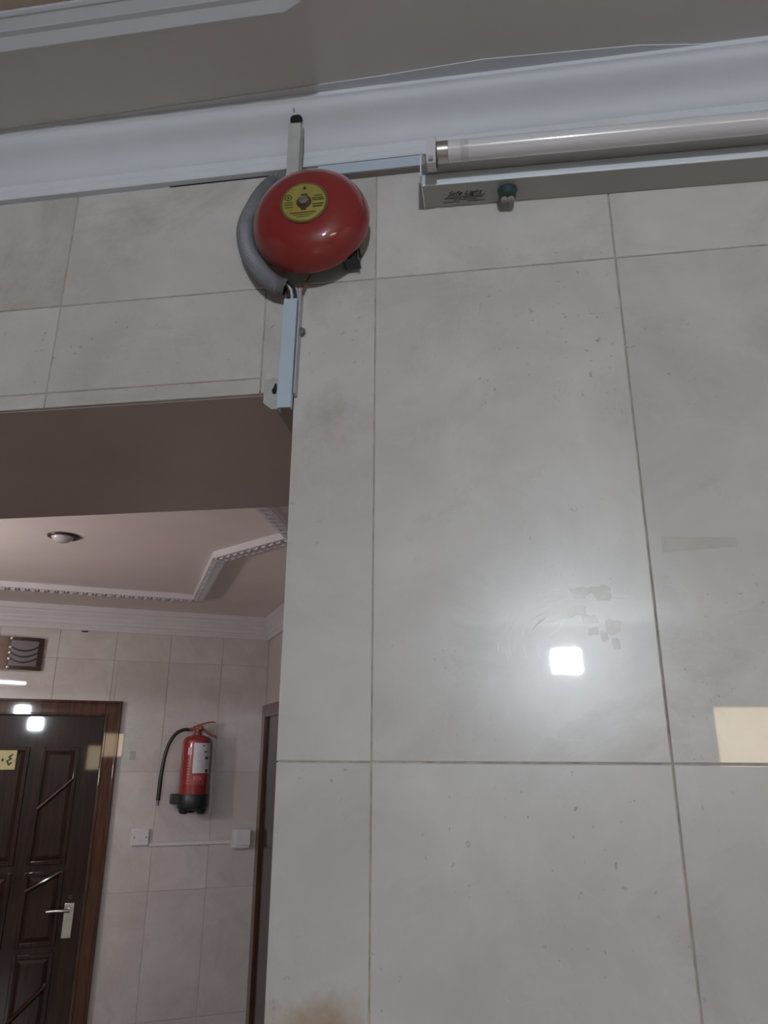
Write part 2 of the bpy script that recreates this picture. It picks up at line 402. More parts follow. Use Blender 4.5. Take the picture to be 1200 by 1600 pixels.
wf.build('window_frame', FRAMEW, win)

# cornice round the hall
prof = [(0,2.590),(.0095,2.590),(.0108,2.592),(.0108,2.6005),(.0098,2.602),(.0112,2.6045),(.0112,2.6125),(.0125,2.6140)]
prof += [(.0148,2.6172),(.0180,2.6238),(.0222,2.6302),(.0278,2.6362),(.0342,2.6412),(.0405,2.6455),(.0458,2.6500),(.0494,2.6550),(.0516,2.6592),(.0542,2.6612),(.0560,2.6625),(.0560,CZ)]
corn = struct(MB().sweep([(HX0,0),(HX1,0),(HX1,HY),(HX0,HY)], prof, True, side=-1, smooth=True).build('trim_1', PLASTER, sharp=28),
              'white moulded plaster cornice running along the top of the marble wall', 'cornice')
# white strip spreading from the cornice over the ceiling
fil = [(-3.14,-.05),(-.68,-.0575),(-.11,-.0690),(.0203,-.0742),(.216,-.0660),(.374,-.0465),(.374,-.04),(-3.14,-.04)]
MB().prism(fil, 'Z', CZ-.0015, CZ-.0001).build('ceiling_border', PLASTER, corn)
# crack, hole and filler where the cable comes through
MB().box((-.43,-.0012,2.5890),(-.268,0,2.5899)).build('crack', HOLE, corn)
MB().box((-.2372,-.0513,2.650),(-.2364,-.0440,2.6535)).build('crack', DIRT, corn)
hb = MB(); hp = []
e1 = Vector((1,0,0)); nrm = Vector((0,-.72,-.69)); e2 = Vector((0,-.69,.72))
for k in range(16):
    a = math.pi*k/15; q = 1+.12*math.sin(3*a)
    hp.append((.0080*math.cos(a)*q, .0100*math.sin(a)*q))
c0 = Vector((-.2354,-.0378,2.6410))
vs_ = [c0+e1*x+e2*y+nrm*.0010 for x, y in hp]+[c0+e1*x+e2*y-nrm*.004 for x, y in hp]
n_ = len(hp); hb.add(vs_, [tuple(range(n_)), tuple(range(2*n_-1, n_-1, -1))]+[(i,(i+1)%n_,n_+(i+1)%n_,n_+i) for i in range(n_)])
hb.build('cable_hole', HOLE, corn)

# tray moulding on the hall ceiling
ring = [(-.214,-.1775),(-.190,-.1870),(-.1765,-.2070),(-.1765,-3.6),(-2.7,-3.6),(-2.7,-.1775)]
mp_ = [(0,CZ),(0,CZ-.0075),(.0012,CZ-.0115),(.0036,CZ-.0130),(.0165,CZ-.0080),(.0172,CZ-.0078),(.0235,CZ-.0075),(.0245,CZ-.0070),(.0365,CZ-.0030),(.0385,CZ-.0034),(.0425,CZ-.0022),(.0445,CZ-.0008),(.0460,CZ)]
tray = struct(MB().sweep(ring, mp_, True, side=-1).build('trim_2', PLASTER), 'white stepped ceiling moulding with a mitred corner at the top left', 'moulding')
inn = [(-.235,-.2225),(-.2225,-.2330),(-.2225,-3.555),(-2.655,-3.555),(-2.655,-.2225)]
MB().prism(inn, 'Z', CZ-.0012, CZ-.0001).build('tray_panel', CEIL_T, tray)  # flat panel inside the moulding, browner than the rest of the ceiling

# ------------------------------------------------------------------ floodlight on the back wall (lights the hall)
fl = tag(empty('floodlight', (.503, HY, 2.43)), 'square white floodlight on the back wall, mirrored in the polished marble', 'lamp')
MB().box((-.115,.015,-.098),(.115,.06,.098), .006).build('housing', HOUSING, fl)
MB().box((-.093,.0602,-.077),(.093,.0625,.077)).build('lens', E_FLOOD, fl)
MB().box((-.03,0,-.03),(.03,.015,.03)).build('bracket', HOUSING, fl)

# ------------------------------------------------------------------ alarm bell
bell = tag(empty('alarm_bell', (-.2108, 0, 2.4768)), 'red round fire alarm bell with yellow centre label above the doorway corner', 'alarm bell')
gp = [(.0735,.0285),(.0765,.0285),(.0775,.0297),(.0777,.0315),(.0770,.0345),(.0752,.0405),(.0718,.0475),(.0670,.0535),(.0600,.0590),(.0515,.0630),(.0430,.0653),(.0345,.0667),(.0318,.0670),(.0,.0671)]
MB().lathe(gp, 72, cap=False).build('gong', RED, bell)
MB().lathe([(.0735,.0285),(.070,.040),(.060,.054),(.030,.063),(0,.064)], 48, cap=False).build('gong_inside', BLACK, bell)
MB().lathe([(.047,0),(.047,.022),(.030,.027),(.030,.045)], 40).build('back_box', BLACK, bell)
MB().box((.044,-.010,-.0600),(.0615,-.026,-.044), .002).build('clapper_housing', BLACK, bell)
lp = MB().lathe([(.0290,.0660),(.0290,.0685),(.0275,.0690),(.0,.0690)], 56, cap=False).build('label_plate', YEL, bell)
MB().lathe([(.0308,.0662),(.0309,.0684),(.0300,.0694),(.0285,.0694),(.0277,.0688)], 56, cap=False).build('label_rim', BRASS, bell)
# printing on the label (too small to read): ring mark, flame mark, lines of fine print
pr_ = MB(); Y0 = -.0690; KS = .93; ex, ez, nn = (1,0,0), (0,0,1), (0,-1,0)
ringp = [(.0042*math.cos(2*math.pi*k/16)-.0205, .0042*math.sin(2*math.pi*k/16)+.0085) for k in range(17)]
pr_.stroke(ringp, .0010, (0,Y0,0), ex, ez, nn, .0002); pr_.stroke([(-.0215,.0085),(-.0195,.0085)], .0022, (0,Y0,0), ex, ez, nn, .0002)
def fine(z, x0, x1, h, seed):
    rn = random.Random(seed); x = x0
    while x < x1:
        l = rn.uniform(.0008, .0022); pr_.stroke([(x, z+rn.uniform(-.0002,.0002)), (min(x+l, x1), z)], h*rn.uniform(.7,1), (0,Y0,0), ex, ez, nn, .0002); x += l+.0006
for i, (z, a, b, h) in enumerate([(.0085,.0130,.0225,.0016),(.0050,.0110,.0245,.0018),(.0020,.0110,.0255,.0022),(-.0045,.0110,.0250,.0020),(-.0080,.0120,.0235,.0022),
        (.0010,-.0250,-.0145,.0012),(-.0025,-.0245,-.0140,.0014),(-.0065,-.0240,-.0140,.0012),(-.0160,-.0170,.0155,.0019),(-.0192,-.0130,.0120,.0012),(-.0220,-.0090,.0085,.0010)]): fine(z, a, b, h, i)
pr_.build('fine_print', INKG, lp)
tri = MB(); tri.prism([(-.0022,.0195),(.0022,.0195),(.0016,.0222),(0,.0250),(-.0016,.0222)], 'Y', Y0-.0002, Y0+.0004); tri.build('flame_mark', INK, lp)
kh = MB(); pts = [(.0098*math.cos(2*math.pi*k/24), .0098*math.sin(2*math.pi*k/24)) for k in range(24)]
kh.prism(pts, 'Y', Y0-.0006, Y0+.001); kh.prism([(-.0032,-.0125),(.0032,-.0125),(.004,.0125),(-.004,.0125)], 'Y', Y0-.0005, Y0+.001)
kh.build('washer', plain('brown_washer', (.10,.055,.04,1), .4, metal=.3), bell)
MB().lathe([(.0066,.0694),(.0066,.0735),(.0060,.0745),(.0,.0752)], 6, cap=False).build('bolt', STEEL, bell, sharp=20)

# ------------------------------------------------------------------ corrugated conduit
hp3 = [(-.215,-.0120,2.5450),(-.2420,-.0125,2.5600),(-.2655,-.0130,2.5670),(-.2825,-.0130,2.5520),(-.2955,-.0130,2.5285),(-.3057,-.0150,2.4935),(-.2985,-.0200,2.4520),(-.2790,-.0250,2.4150),(-.2600,-.0245,2.3940),(-.2440,-.0200,2.3880)]
NP = 300; path = smoothpath(hp3, NP)
rad = [.0112+.0009*math.sin(i*math.pi*2/4.0) for i in range(NP)]
hose = tag(empty('flexible_conduit', path[-1][:]), 'grey corrugated flexible conduit curling round the left of the red bell', 'conduit')
o_ = Vector(path[-1])
MB().tube([p-o_ for p in path], rad, 18, cap=False).build('corrugated_sleeve', HOSEG, hose, sharp=60)
MB().tube([p-o_ for p in path[NP-26:]], .0092, 14, cap=False).build('inner_lining', HOLE, hose)

# ------------------------------------------------------------------ trunking pieces and wires
vt = tag(empty('cable_trunking', (-.2395, 0, 2.2195), (0, math.radians(.75), 0)), 'white upright plastic trunking with open top below the red bell', 'trunking')
bs = MB(); bs.box((-.0085,-.0025,.021),(.0120,-.0002,.172)); bs.box((.0098,-.0130,.021),(.0120,-.0025,.172)); bs.box((-.0085,-.0130,.021),(-.0070,-.0025,.160))
bs.build('base_channel', PVC_D, vt)
cv = MB(); cv.box((-.0087,-.0168,0),(.0087,-.0152,.154)); cv.box((-.0087,-.0152,0),(-.0072,-.0030,.154)); cv.box((.0072,-.0152,0),(.0087,-.0090,.154))
cv.build('snap_cover', PVC, vt)
def wire(pts, r, m): MB().tube(smoothpath(pts, 24), r, 8).build('wire', m, vt)
wire([(-.0045,-.0100,.140),(-.0040,-.0110,.158),(-.0055,-.0130,.168),(-.0120,-.0150,.176)], .0017, BLACK)
wire([(-.0005,-.0105,.140),(.0000,-.0125,.158),(-.0020,-.0150,.170),(-.0110,-.0168,.180)], .0018, WWIRE)
wire([(.0040,-.0100,.140),(.0045,-.0115,.160),(.0020,-.0130,.172),(-.0090,-.0150,.184)], .0019, BLACK)
wire([(.0090,-.0060,.150),(.0110,-.0060,.164),(.0160,-.0100,.178),(.0240,-.0140,.190)], .0013, RWIRE)

ht = tag(empty('cable_trunking', (-.135, 0, 2.569)), 'short white horizontal trunking between the red bell and the tube light', 'trunking')
MB().box((-.075,-.0105,0),(.0700,-.0002,.0165)).build('base_channel', PVC_B, ht)
MB().box((-.075,-.0122,.0006),(.0700,-.0105,.0172)).build('snap_cover', PVC, ht)
ut = tag(empty('cable_trunking', (-.2420,-.0215,2.548)), 'aged cream trunking stub rising from the bell into the cornice hole', 'trunking')
d = Vector((.0050,-.0150,.0900)); L_ = d.length
ub = MB(); ub.box((-.0085,-.004,0),(.0085,.004,L_), .0008)
rq = Vector((0,0,1)).rotation_difference(d.normalized())
uo = ub.build('snap_cover', PVC_C, ut); uo.rotation_euler = rq.to_euler()
ub2 = MB(); ub2.box((-.0095,.004,0),(.0100,.0075,L_*.98)); u2 = ub2.build('base_channel', DIRT, ut); u2.rotation_euler = rq.to_euler()
st_ = tag(empty('cable_trunking', (-.2460, .006, 2.2365)), 'brownish trunking under the lintel soffit running back from the doorway corner', 'trunking')
MB().box((-.0150,0,0),(.0132,.42,.0118)).build('snap_cover', PVC_B, st_)
MB().box((-.0172,0.002,.0085),(-.0150,.42,.0118)).build('base_flange', PVC_D, st_)
cp = MB().prism([(-.2700,2.2340),(-.2585,2.2245),(-.2480,2.2245),(-.2480,2.2670),(-.2580,2.2682),(-.2705,2.2660)], 'Y', -.0035, -.0002)
elb = tag(empty('broken_elbow', (0,0,0)), 'broken white plastic elbow plate with a dark hole beside the trunking foot', 'elbow')
elb.location = (-.26, 0, 2.247); cp.v = [(x+.26, y, z-2.247) for x, y, z in cp.v]
cp.build('plate', PVC_C, elb)
hm = MB(); hpts = [(.0012,-.0005),(.0032,-.0020),(.0062,-.0008),(.0068,.0060),(.0058,.0125),(.0040,.0130),(.0028,.0080),(.0004,.0045)]
hm.prism(hpts, 'Y', -.0041, -.0030); hm.build('broken_hole', HOLE, elb)
sw = tag(MB().lathe([(.0016,0),(.0016,.004),(.0052,.0042),(.0056,.0056),(.0045,.0072),(.0,.0076)], 20).build('screw', plain('grey_screw', (.17,.16,.165,1), .4, metal=.5), None, (-.2250, 0, 2.3316)),
     'small grey screw head in the marble right of the white trunking', 'screw')

# ------------------------------------------------------------------ fluorescent batten
fx = tag(empty('fluorescent_light', (-.0635, 0, 2.508), (0, math.radians(1.24), 0)), 'unlit tube light with cream metal batten mounted under the cornice', 'tube light')
LEN = 1.235
MB().prism([(-.0005,0),(-.0412,-.0012),(-.0412,.0165),(-.0590,.0165),(-.0590,.0300),(-.0005,.0300)], 'X', 0, LEN).build('batten_body', ENAM_SHADE, fx)
MB().prism([(-.0412,-.0012),(-.0422,-.0010),(-.0428,.0002),(-.0428,.0155),(-.0420,.0164),(-.0412,.0164)], 'X', .0002, LEN-.0002).build('lit_front_strip', ENAM_LIT, fx)  # front face split off to carry the lighter, lit tone
MB().box((-.0015,-.0600,-.0020),(0,-.0004,.0420)).build('end_cap', ENAM_LIT, fx)
MB().box((LEN,-.0600,-.0020),(LEN+.0015,-.0004,.0420)).build('end_cap', ENAM_LIT, fx)
TY, TZ, TR = -.0735, .0190, .0131
for xa, xb in ((.0085, .0200), (LEN-.0200, LEN-.0085)):
    hl = MB(); pts = []
    for k in range(13):
        a = math.pi*(k/12); pts.append((TY+.0125*math.cos(a)*-1, TZ+.0120+.0075*math.sin(a)))
    pts = [(TY-.0125, TZ-.0155), (TY-.0075, TZ-.0215), (TY+.0075, TZ-.0215), (TY+.0140, TZ-.0120), (TY+.0140, TZ+.0120)] + pts[::-1]
    hl.prism(pts, 'X', xa, xb); ho = hl.build('lamp_holder', SWITCH, fx)
    MB().box((xa+.003, TY-.0130, TZ-.0205),(xa+.0085, TY-.0118, TZ-.0150)).build('clip', PVC_D, ho)
    MB().box((xb, TY-.004, TZ-.0200),(xb+.0016, TY+.004, TZ-.0130)).build('contact_slot', BLACK, ho)
tube_p = [(TR-.002, .0335), (TR, .0350), (TR, LEN-.0350), (TR-.002, LEN-.0335)]
MB().lathe(tube_p, 32, (0, TY, TZ), 'X').build('tube', TUBEM, fx)
for xa, xb in ((.0205, .0345), (LEN-.0345, LEN-.0205)):
    MB().lathe([(TR-.001, xa), (TR+.0002, xa+.001), (TR+.0002, xb)], 32, (0, TY, TZ), 'X').build('tube_cap', STEEL, fx)
MB().lathe([(TR+.00005, .0500), (TR+.00012, .0530), (TR+.00012, .0570), (TR+.00005, .0600)], 32, (0, TY, TZ), 'X', cap=False).build('darkened_band', TUBED, fx)
# starter under the batten
stt = MB().lathe([(.0122,-.004),(.0124,.0005),(.0116,.0012),(.0110,.0016),(.0106,.0105)], 28, (.1070,-.0215,-.001), 'Z-').build('starter', TEAL, fx)
for dx in (-.0042, .0042): MB().lathe([(.0046,.0100),(.0046,.0135),(.0036,.0148),(.0,.0150)], 18, (.1070+dx,-.0190,-.001), 'Z-', cap=False).build('starter_foot', PALEP, stt)
for dx in (-.0185, .0190): MB().lathe([(.0018,0),(.0016,.0008),(0,.0010)], 12, (.1070+dx,-.0225,-.0008), 'Z-', cap=False).build('rivet', PALEP, fx)
# printed maker's text: script line, then fine print
TM = Matrix(((1,0,0,.0305),(0,-1,0,-.0205),(0,0,-1,-.00115),(0,0,0,1)))
text_mesh('Safe Light', 'printed_text', INK, .0112, TM, fx, .45)
fp = MB()
def fline(y, x0, x1, h, seed):
    rn = random.Random(seed); x = x0
    while x < x1:
        l = rn.uniform(.0010, .0026); fp.stroke([(x, y), (min(x+l, x1), y)], h*rn.uniform(.6,1), (0,0,-.00105), (1,0,0), (0,-1,0), (0,0,-1), .0002); x += l+rn.choice([.0004,.0004,.0012])
fp.stroke([(.0300,.0180),(.0790,.0180)], .0005, (0,0,-.00105), (1,0,0), (0,-1,0), (0,0,-1), .0002)
fline(.0155, .0270, .0480, .0012, 1); fline(.0155, .0510, .0760, .0012, 2)
fline(.0122, .0380, .0680, .0011, 3); fline(.0085, .0240, .0450, .0011, 4); fline(.0085, .0560, .0780, .0012, 5)
fp.build('fine_print', INK, fx)

# ------------------------------------------------------------------ corridor beyond the doorway
YF = .49394
K0 = Vector((-1.463, 3.9172, 0)); TT = Vector((math.cos(YF), math.sin(YF), 0)); NN = Vector((math.sin(YF), -math.cos(YF), 0))
def FR(s, u=0, z=0): return K0 + TT*s + NN*u + Vector((0,0,z))
def froom(name, s, z, u=0): return empty(name, FR(s, u, z)[:], (0, 0, YF))
# local axes of corridor things: x along the far wall, -y out of it, z up
DS0, DS1, DZ = -2.103, -.877, 2.111         # outer edges of the door surround
wfar = MB(); B = .004
wfar.box((-6.6, B, 0), (DS0+.06, .15, CZ)); wfar.box((DS1-.06, B, 0), (.15, .15, CZ)); wfar.box((DS0+.06, B, DZ-.06), (DS1-.06, .15, CZ))
wall_far = struct(wfar.build('wall_far', GROUT_F, None, K0[:], (0,0,YF)), 'pale pinkish tiled corridor wall carrying the fire extinguisher', 'wall')
rf = []
for k in range(10):
    for za, zb in ((0,.413),(.413,1.06),(1.06,1.707),(1.707,2.354),(2.354,2.53)):
        rf += clip_rect((-.3-.326*k, -.3-.326*(k-1) if k else 0, za, zb), (DS0+.05, DS1-.05, -1, DZ-.05))
lay_tiles(wall_far, rf, 0, .006, MARBLE_F, .0016)
wr = MB(); wr.box((0, -3.95, 0), (.12, 0, CZ))
wall_r = struct(wr.build('wall_corridor_right', MARBLE_F, None, K0[:], (0,0,YF)), 'pale corridor side wall meeting the far wall at the right', 'wall')
struct(MB().prism([(-7.2,TB),(.42,TB),(-1.3,4.2),(-7.2,4.2)], 'Z', CZ, CZ+.1).build('ceiling_corridor', CEIL_F), 'beige corridor ceiling with applied moulding', 'ceiling')
struct(MB().box((-7.3, TB, 0), (-7.2, 1.5, CZ)).build('wall_corridor_left', PAINT), 'plain corridor end wall far to the left', 'wall')
def loc2(s, u): p = FR(s, u); return (p.x, p.y)
pf = [(0,2.527),(.010,2.527),(.011,2.541),(.008,2.546),(.010,2.556),(.016,2.564),(.018,2.583),(.022,2.590),(.022,2.602),(.027,2.612),(.032,2.622),(.032,2.634),(.038,2.640),(.041,2.652),(.041,CZ)]
struct(MB().sweep([loc2(-6.4,0), loc2(0,0), loc2(0,3.9)], pf, False, side=-1).build('trim_3', PLASTER_F), 'white stepped plaster cornice along the top of the far corridor wall', 'cornice')
# projecting ceiling border with key pattern
ip = [(-3.6,.62),(-.572,.635),(-.590,1.622),(-.360,2.045),(-.590,2.470),(-.575,3.40)]
bd = MB(); H3 = .030; W3 = .066
bd.sweep([loc2(*p) for p in ip], [(0,CZ),(0,CZ-H3),(.004,CZ-H3-.001),(W3-.004,CZ-H3-.001),(W3,CZ-H3+.003),(W3,CZ)], False, side=1)
bord = struct(bd.build('trim_4', PLASTER_F), 'white ceiling border with key pattern around the corridor ceiling panel', 'moulding')
ky = MB()
for (a, b) in zip(ip, ip[1:]):
    A, Bv = Vector(a), Vector(b); dv = (Bv-A); ln = dv.length; dv.normalize(); ov = Vector((dv.y, -dv.x))
    # outward = away from the panel centre
    if ov.dot(Vector((-1.8,1.6))-(A+Bv)/2) > 0: ov = -ov
    k = .012; cell = .048
    while k < ln-.03:
        for pa, pb in (((0,.010),(0,.056)),((0,.056),(.033,.056)),((.033,.056),(.033,.022)),((.033,.022),(.016,.022)),((.016,.022),(.016,.040))):
            p0 = A+dv*(k+pa[0])+ov*pa[1]; p1 = A+dv*(k+pb[0])+ov*pb[1]
            q0, q1 = FR(p0.x, p0.y, CZ-H3-.001), FR(p1.x, p1.y, CZ-H3-.001)
            ky.stroke([(q0.x,q0.y),(q1.x,q1.y)], .0062, (0,0,q0.z), (1,0,0), (0,1,0), (0,0,-1), .0055)
        k += cell
tag(ky.build('key_pattern', PLASTER_F, bord), kind='stuff')
# black fixings under the corridor cornice
MB().box((-1.16,-.012,2.517),(-1.125,-.0002,2.5225)).build('gap', HOLE, wall_far)

# recessed eyeball lamp
eb = tag(empty('downlight', FR(-1.205, 1.655, CZ)[:], (0,0,YF)), 'recessed round ceiling lamp with bronze ring and white bulb', 'lamp')
MB().lathe([(.046,.0002),(.062,.0002),(.064,.003),(.061,.007),(.052,.009),(.044,.004)], 40, (0,0,0), 'Z-', cap=False).build('ring', BRONZE, eb)
MB().lathe([(.044,.0005),(.043,.010),(.037,.019),(.026,.027),(.012,.032),(0,.033)], 36, (-.004,-.004,0), 'Z-', cap=False).build('bulb', BULB, eb)

# unseen pendant globe, added to brighten the corridor ceiling and upper wall
gl = tag(empty('fill_globe', FR(-2.35, 1.75, CZ)[:], (0,0,YF)), 'added warm fill globe, unseen in the corridor beyond the left edge', 'lamp')
MB().lathe([(.055,.0002),(.055,.020),(.030,.030)], 24, (0,0,0), 'Z-').build('ceiling_rose', BRONZE, gl)
MB().lathe([(.006,.028),(.006,.500),(.040,.510),(.040,.530)], 20, (0,0,0), 'Z-').build('stem', BRONZE, gl)
MB().lathe([(.038,.528),(.070,.545),(.092,.580),(.098,.620),(.090,.662),(.066,.694),(.034,.710),(0,.714)], 32, (0,0,0), 'Z-', cap=False).build('globe', E_FILL_GLOBE, gl)
# lit tube on the corridor side of the lintel
ct = tag(empty('corridor_tube_light', (-2.87, TB, 2.432)), 'lit tube light on the corridor side of the lintel, mirrored in the far wall', 'tube light')
MB().box((0,.0002,-.03),(1.32,.045,.03), .003).build('batten_body', ENAM_SHADE, ct)
MB().lathe([(.013,.03),(.013,1.29)], 20, (0,.066,0), 'X').build('tube', E_TUBE, ct)
for x in (.012, 1.292): MB().box((x,.045,-.018),(x+.016,.082,.018)).build('lamp_holder', SWITCH, ct)

# wall sconce
sc = froom('wall_sconce', -1.61, 2.3655)
tag(sc, 'bronze wall sconce with frosted glass and curved bars above the dark door', 'wall lamp')
SW, SH, SD = .252, .094, .070
def bulge(x): return SD*math.sqrt(max(0, 1-(x/(SW+.03))**2))
def cband(x0, x1, z0, z1, off, th, n=14):
    m = MB(); vs_ = []; fs = []
    for i in range(n+1):
        x = x0+(x1-x0)*i/n; y = -bulge(x)-off
        zz0 = z0(x) if callable(z0) else z0; zz1 = z1(x) if callable(z1) else z1
        vs_ += [(x,y,zz0),(x,y,zz1),(x,y+th,zz1),(x,y+th,zz0)]
    for i in range(n):
        a = i*4; b = a+4
        for q in range(4): fs.append((a+q, a+(q+1)%4, b+(q+1)%4, b+q))
    fs += [(0,3,2,1), (n*4, n*4+1, n*4+2, n*4+3)]
    return m.add(vs_, fs)
cband(-SW, SW, -SH+.004, SH-.004, -.004, .006, 28).build('glass', GLASSF, sc)
cband(-SW, SW, SH-.020, SH, 0, .010, 28).build('top_rail', BRONZE, sc)
cband(-SW, SW, -SH, -SH+.022, 0, .010, 28).build('bottom_rail', BRONZE, sc)
cband(-.050, .075, -SH, SH, .003, .010, 10).build('centre_plate', COPPER, sc)
for x0, x1 in ((-SW, -SW+.026), (SW-.026, SW)): cband(x0, x1, -SH, SH, .001, .012, 4).build('end_rail', BRONZE, sc)
for zc in (.030, -.004, -.036):
    for sgn in (1, -1):
        def zz(x, o=0, zc=zc, sgn=sgn):
            t = (abs(x)-.075)/(SW-.026-.075); return zc-.028*(1-(2*t-1)**2)+.008+o
        x0, x1 = (.072, SW-.024) if sgn > 0 else (-SW+.024, -.05)
        cband(x0, x1, lambda x: zz(x), lambda x: zz(x, .009), .002, .006, 16).build('curved_bar', BRONZE, sc)
for zc in (SH-.010, .032, .000, -.034, -SH+.012): MB().lathe([(.0085,0),(.0085,.006),(.005,.010),(0,.011)], 12, (.080, -bulge(.080)-.002, zc), 'Y-', cap=False).build('stud', NICKEL, sc)
MB().box((-.05,-.05,-.05),(.05,-.0005,.05)).build('back_plate', BRONZE, sc)

# carved door
door = struct(froom('door_1', 0, 0), 'dark carved mahogany door with yellow number plate and lever handle', 'door')
LR, LT, LL = -.968, 2.018, -2.012           # leaf right, top, left
def archit(x0, x1, z0, z1, inner):
    m = MB(); m.box((x0, -.030, z0), (x1, .03, z1), .004); return m
archit(DS1-.088, DS1, 0, DZ, 0).build('door_frame', FRAMEW, door)
archit(DS0, DS0+.088, 0, DZ, 0).build('door_frame', FRAMEW, door)
archit(DS0+.088, DS1-.088, DZ-.090, DZ, 0).build('door_frame', FRAMEW, door)
for a, b in (((DS1-.016,-.038,0),(DS1-.002,-.030,DZ-.002)), ((DS1-.088,-.037,0),(DS1-.074,-.030,DZ-.074)), ((DS0+.002,-.038,0),(DS0+.016,-.030,DZ-.002))):
    MB().box(a, b, .003).build('frame_bead', FRAMEW, door)
for a, b in (((DS0+.016,-.038,DZ-.016),(DS1-.016,-.030,DZ-.002)), ((DS0+.088,-.037,DZ-.088),(DS1-.088,-.030,DZ-.076))):
    MB().box(a, b, .003).build('frame_bead', FRAMEW, door)
leaf = MB().box((LL, -.004, .01), (LR, .035, LT), .002).build('door_leaf', DOORW, door)
colsD = [(-1.285, -1.085), (-1.640, -1.350), (-1.895, -1.695)]
rowsD = [(1.225, 1.845), (.825, 1.190), (.16, .790)]
def rim(m, x0, x1, z0, z1, wd, y0, y1, c=.003):
    m.box((x0,y1,z0),(x0+wd,y0,z1), c); m.box((x1-wd,y1,z0),(x1,y0,z1), c)
    m.box((x0+wd,y1,z0),(x1-wd,y0,z0+wd), c); m.box((x0+wd,y1,z1-wd),(x1-wd,y0,z1), c)
for ci, (x0, x1) in enumerate(colsD):
    for ri, (z0, z1) in enumerate(rowsD):
        m = MB(); rim(m, x0, x1, z0, z1, .020, -.003, -.018); m.build('panel_moulding', DOORW, leaf)
        xa, xb, za, zb = x0+.030, x1-.030, z0+.030, z1-.030
        p = MB()
        p.add([(xa-.008,-.003,za-.008),(xb+.008,-.003,za-.008),(xb+.008,-.003,zb+.008),(xa-.008,-.003,zb+.008),
               (xa+.014,-.012,za+.014),(xb-.014,-.012,za+.014),(xb-.014,-.012,zb-.014),(xa+.014,-.012,zb-.014)],
              [(4,5,6,7),(0,1,5,4),(1,2,6,5),(2,3,7,6),(3,0,4,7),(0,3,2,1)])
        p.build('raised_panel', DOORW, leaf)
        if ci != 1:
            sg = 1 if ci == 0 else -1; cx = (x0+x1)/2; hw = (x1-x0)/2-.016
            zc = [1.590, 1.140, .56][ri]; hh = [.080, .045, .080][ri]
            MB().tube([(cx-sg*hw, -.010, zc-hh), (cx+sg*hw, -.010, zc+hh)], .013, 10).build('diagonal_bead', DOORW, leaf)
hd = MB().box((-1.060,-.013,.856),(-1.010,-.005,1.028), .002).build('handle_plate', CHROME, door)
lv = MB(); lv.tube([(-1.035,-.012,.995),(-1.035,-.050,.995)], .009, 12); lv.tube(smoothpath([(-1.030,-.050,.995),(-1.060,-.053,.996),(-1.100,-.052,.998),(-1.148,-.046,.994)], 12), .0095, 12)
lv.build('lever', CHROME, hd)
MB().lathe([(.010,.004),(.010,.010),(.0,.011)], 16, (-1.036, 0, 1.056), 'Y-', cap=False).build('lock_cylinder', BLACK, door)
# yellow number plate
npx0, npx1, npz0, npz1 = -1.572, -1.413, 1.7215, 1.8265
npl = MB().box((npx0,-.0235,npz0),(npx1,-.0195,npz1), .0018).build('number_plate', PLATEY, door)
dg = MB(); o3 = (0,-.0235,0)
dg.stroke([(-1.4355,1.8030),(-1.4515,1.7895),(-1.4400,1.7800),(-1.4590,1.7680),(-1.4480,1.7480),(-1.4360,1.7600)], .0088, o3, (1,0,0), (0,0,1), (0,-1,0), .0006)
dia = [(-1.4905,1.7740),(-1.4825,1.7850),(-1.4745,1.7740),(-1.4825,1.7630)]
dg.prism(dia, 'Y', -.0241, -.0230); dg.build('arabic_digits', INK, npl)
MB().lathe([(.0036,.0230),(.0036,.0250),(0,.0256)], 10, (-1.4195,0,1.7725), 'Y-', cap=False).build('plate_screw', BRASS, npl)
MB().lathe([(.0036,.0230),(.0036,.0250),(0,.0256)], 10, (-1.5655,0,1.7725), 'Y-', cap=False).build('plate_screw', BRASS, npl)
MB().box((npx0+.01,-.0196,npz0+.02),(npx1-.01,-.0115,npz1-.02)).build('plate_backing', DOORW, npl)

# the leaf hangs a touch out of true: slightly proud at the lock side, leaning back at the top
hinge = Vector((LL, 0, 1.0))
warp = Matrix.Translation(hinge) @ (Matrix.Rotation(-.0126, 4, 'Z') @ Matrix.Rotation(-.0115, 4, 'X')) @ Matrix.Translation(-hinge)
for o_ in door.children:
    if o_.name.split('.')[0] in ('door_leaf', 'handle_plate', 'lock_cylinder', 'number_plate'): o_.matrix_basis = warp

# second door on the corridor side wall
d2 = struct(froom('door_2', 0, 0), 'dark brown door surround on the corridor side wall', 'door')
for a, b in (((-.028,-.125,0),(-.0005,-.030,2.105)), ((-.028,-1.10,0),(-.0005,-1.005,2.105)), ((-.028,-1.005,2.030),(-.0005,-.125,2.105))): MB().box(a, b, .003).build('door_frame', FRAMEW, d2)
MB().box((-.010,-1.005,.01),(-.0005,-.125,2.030)).build('door_leaf', DOORW, d2)

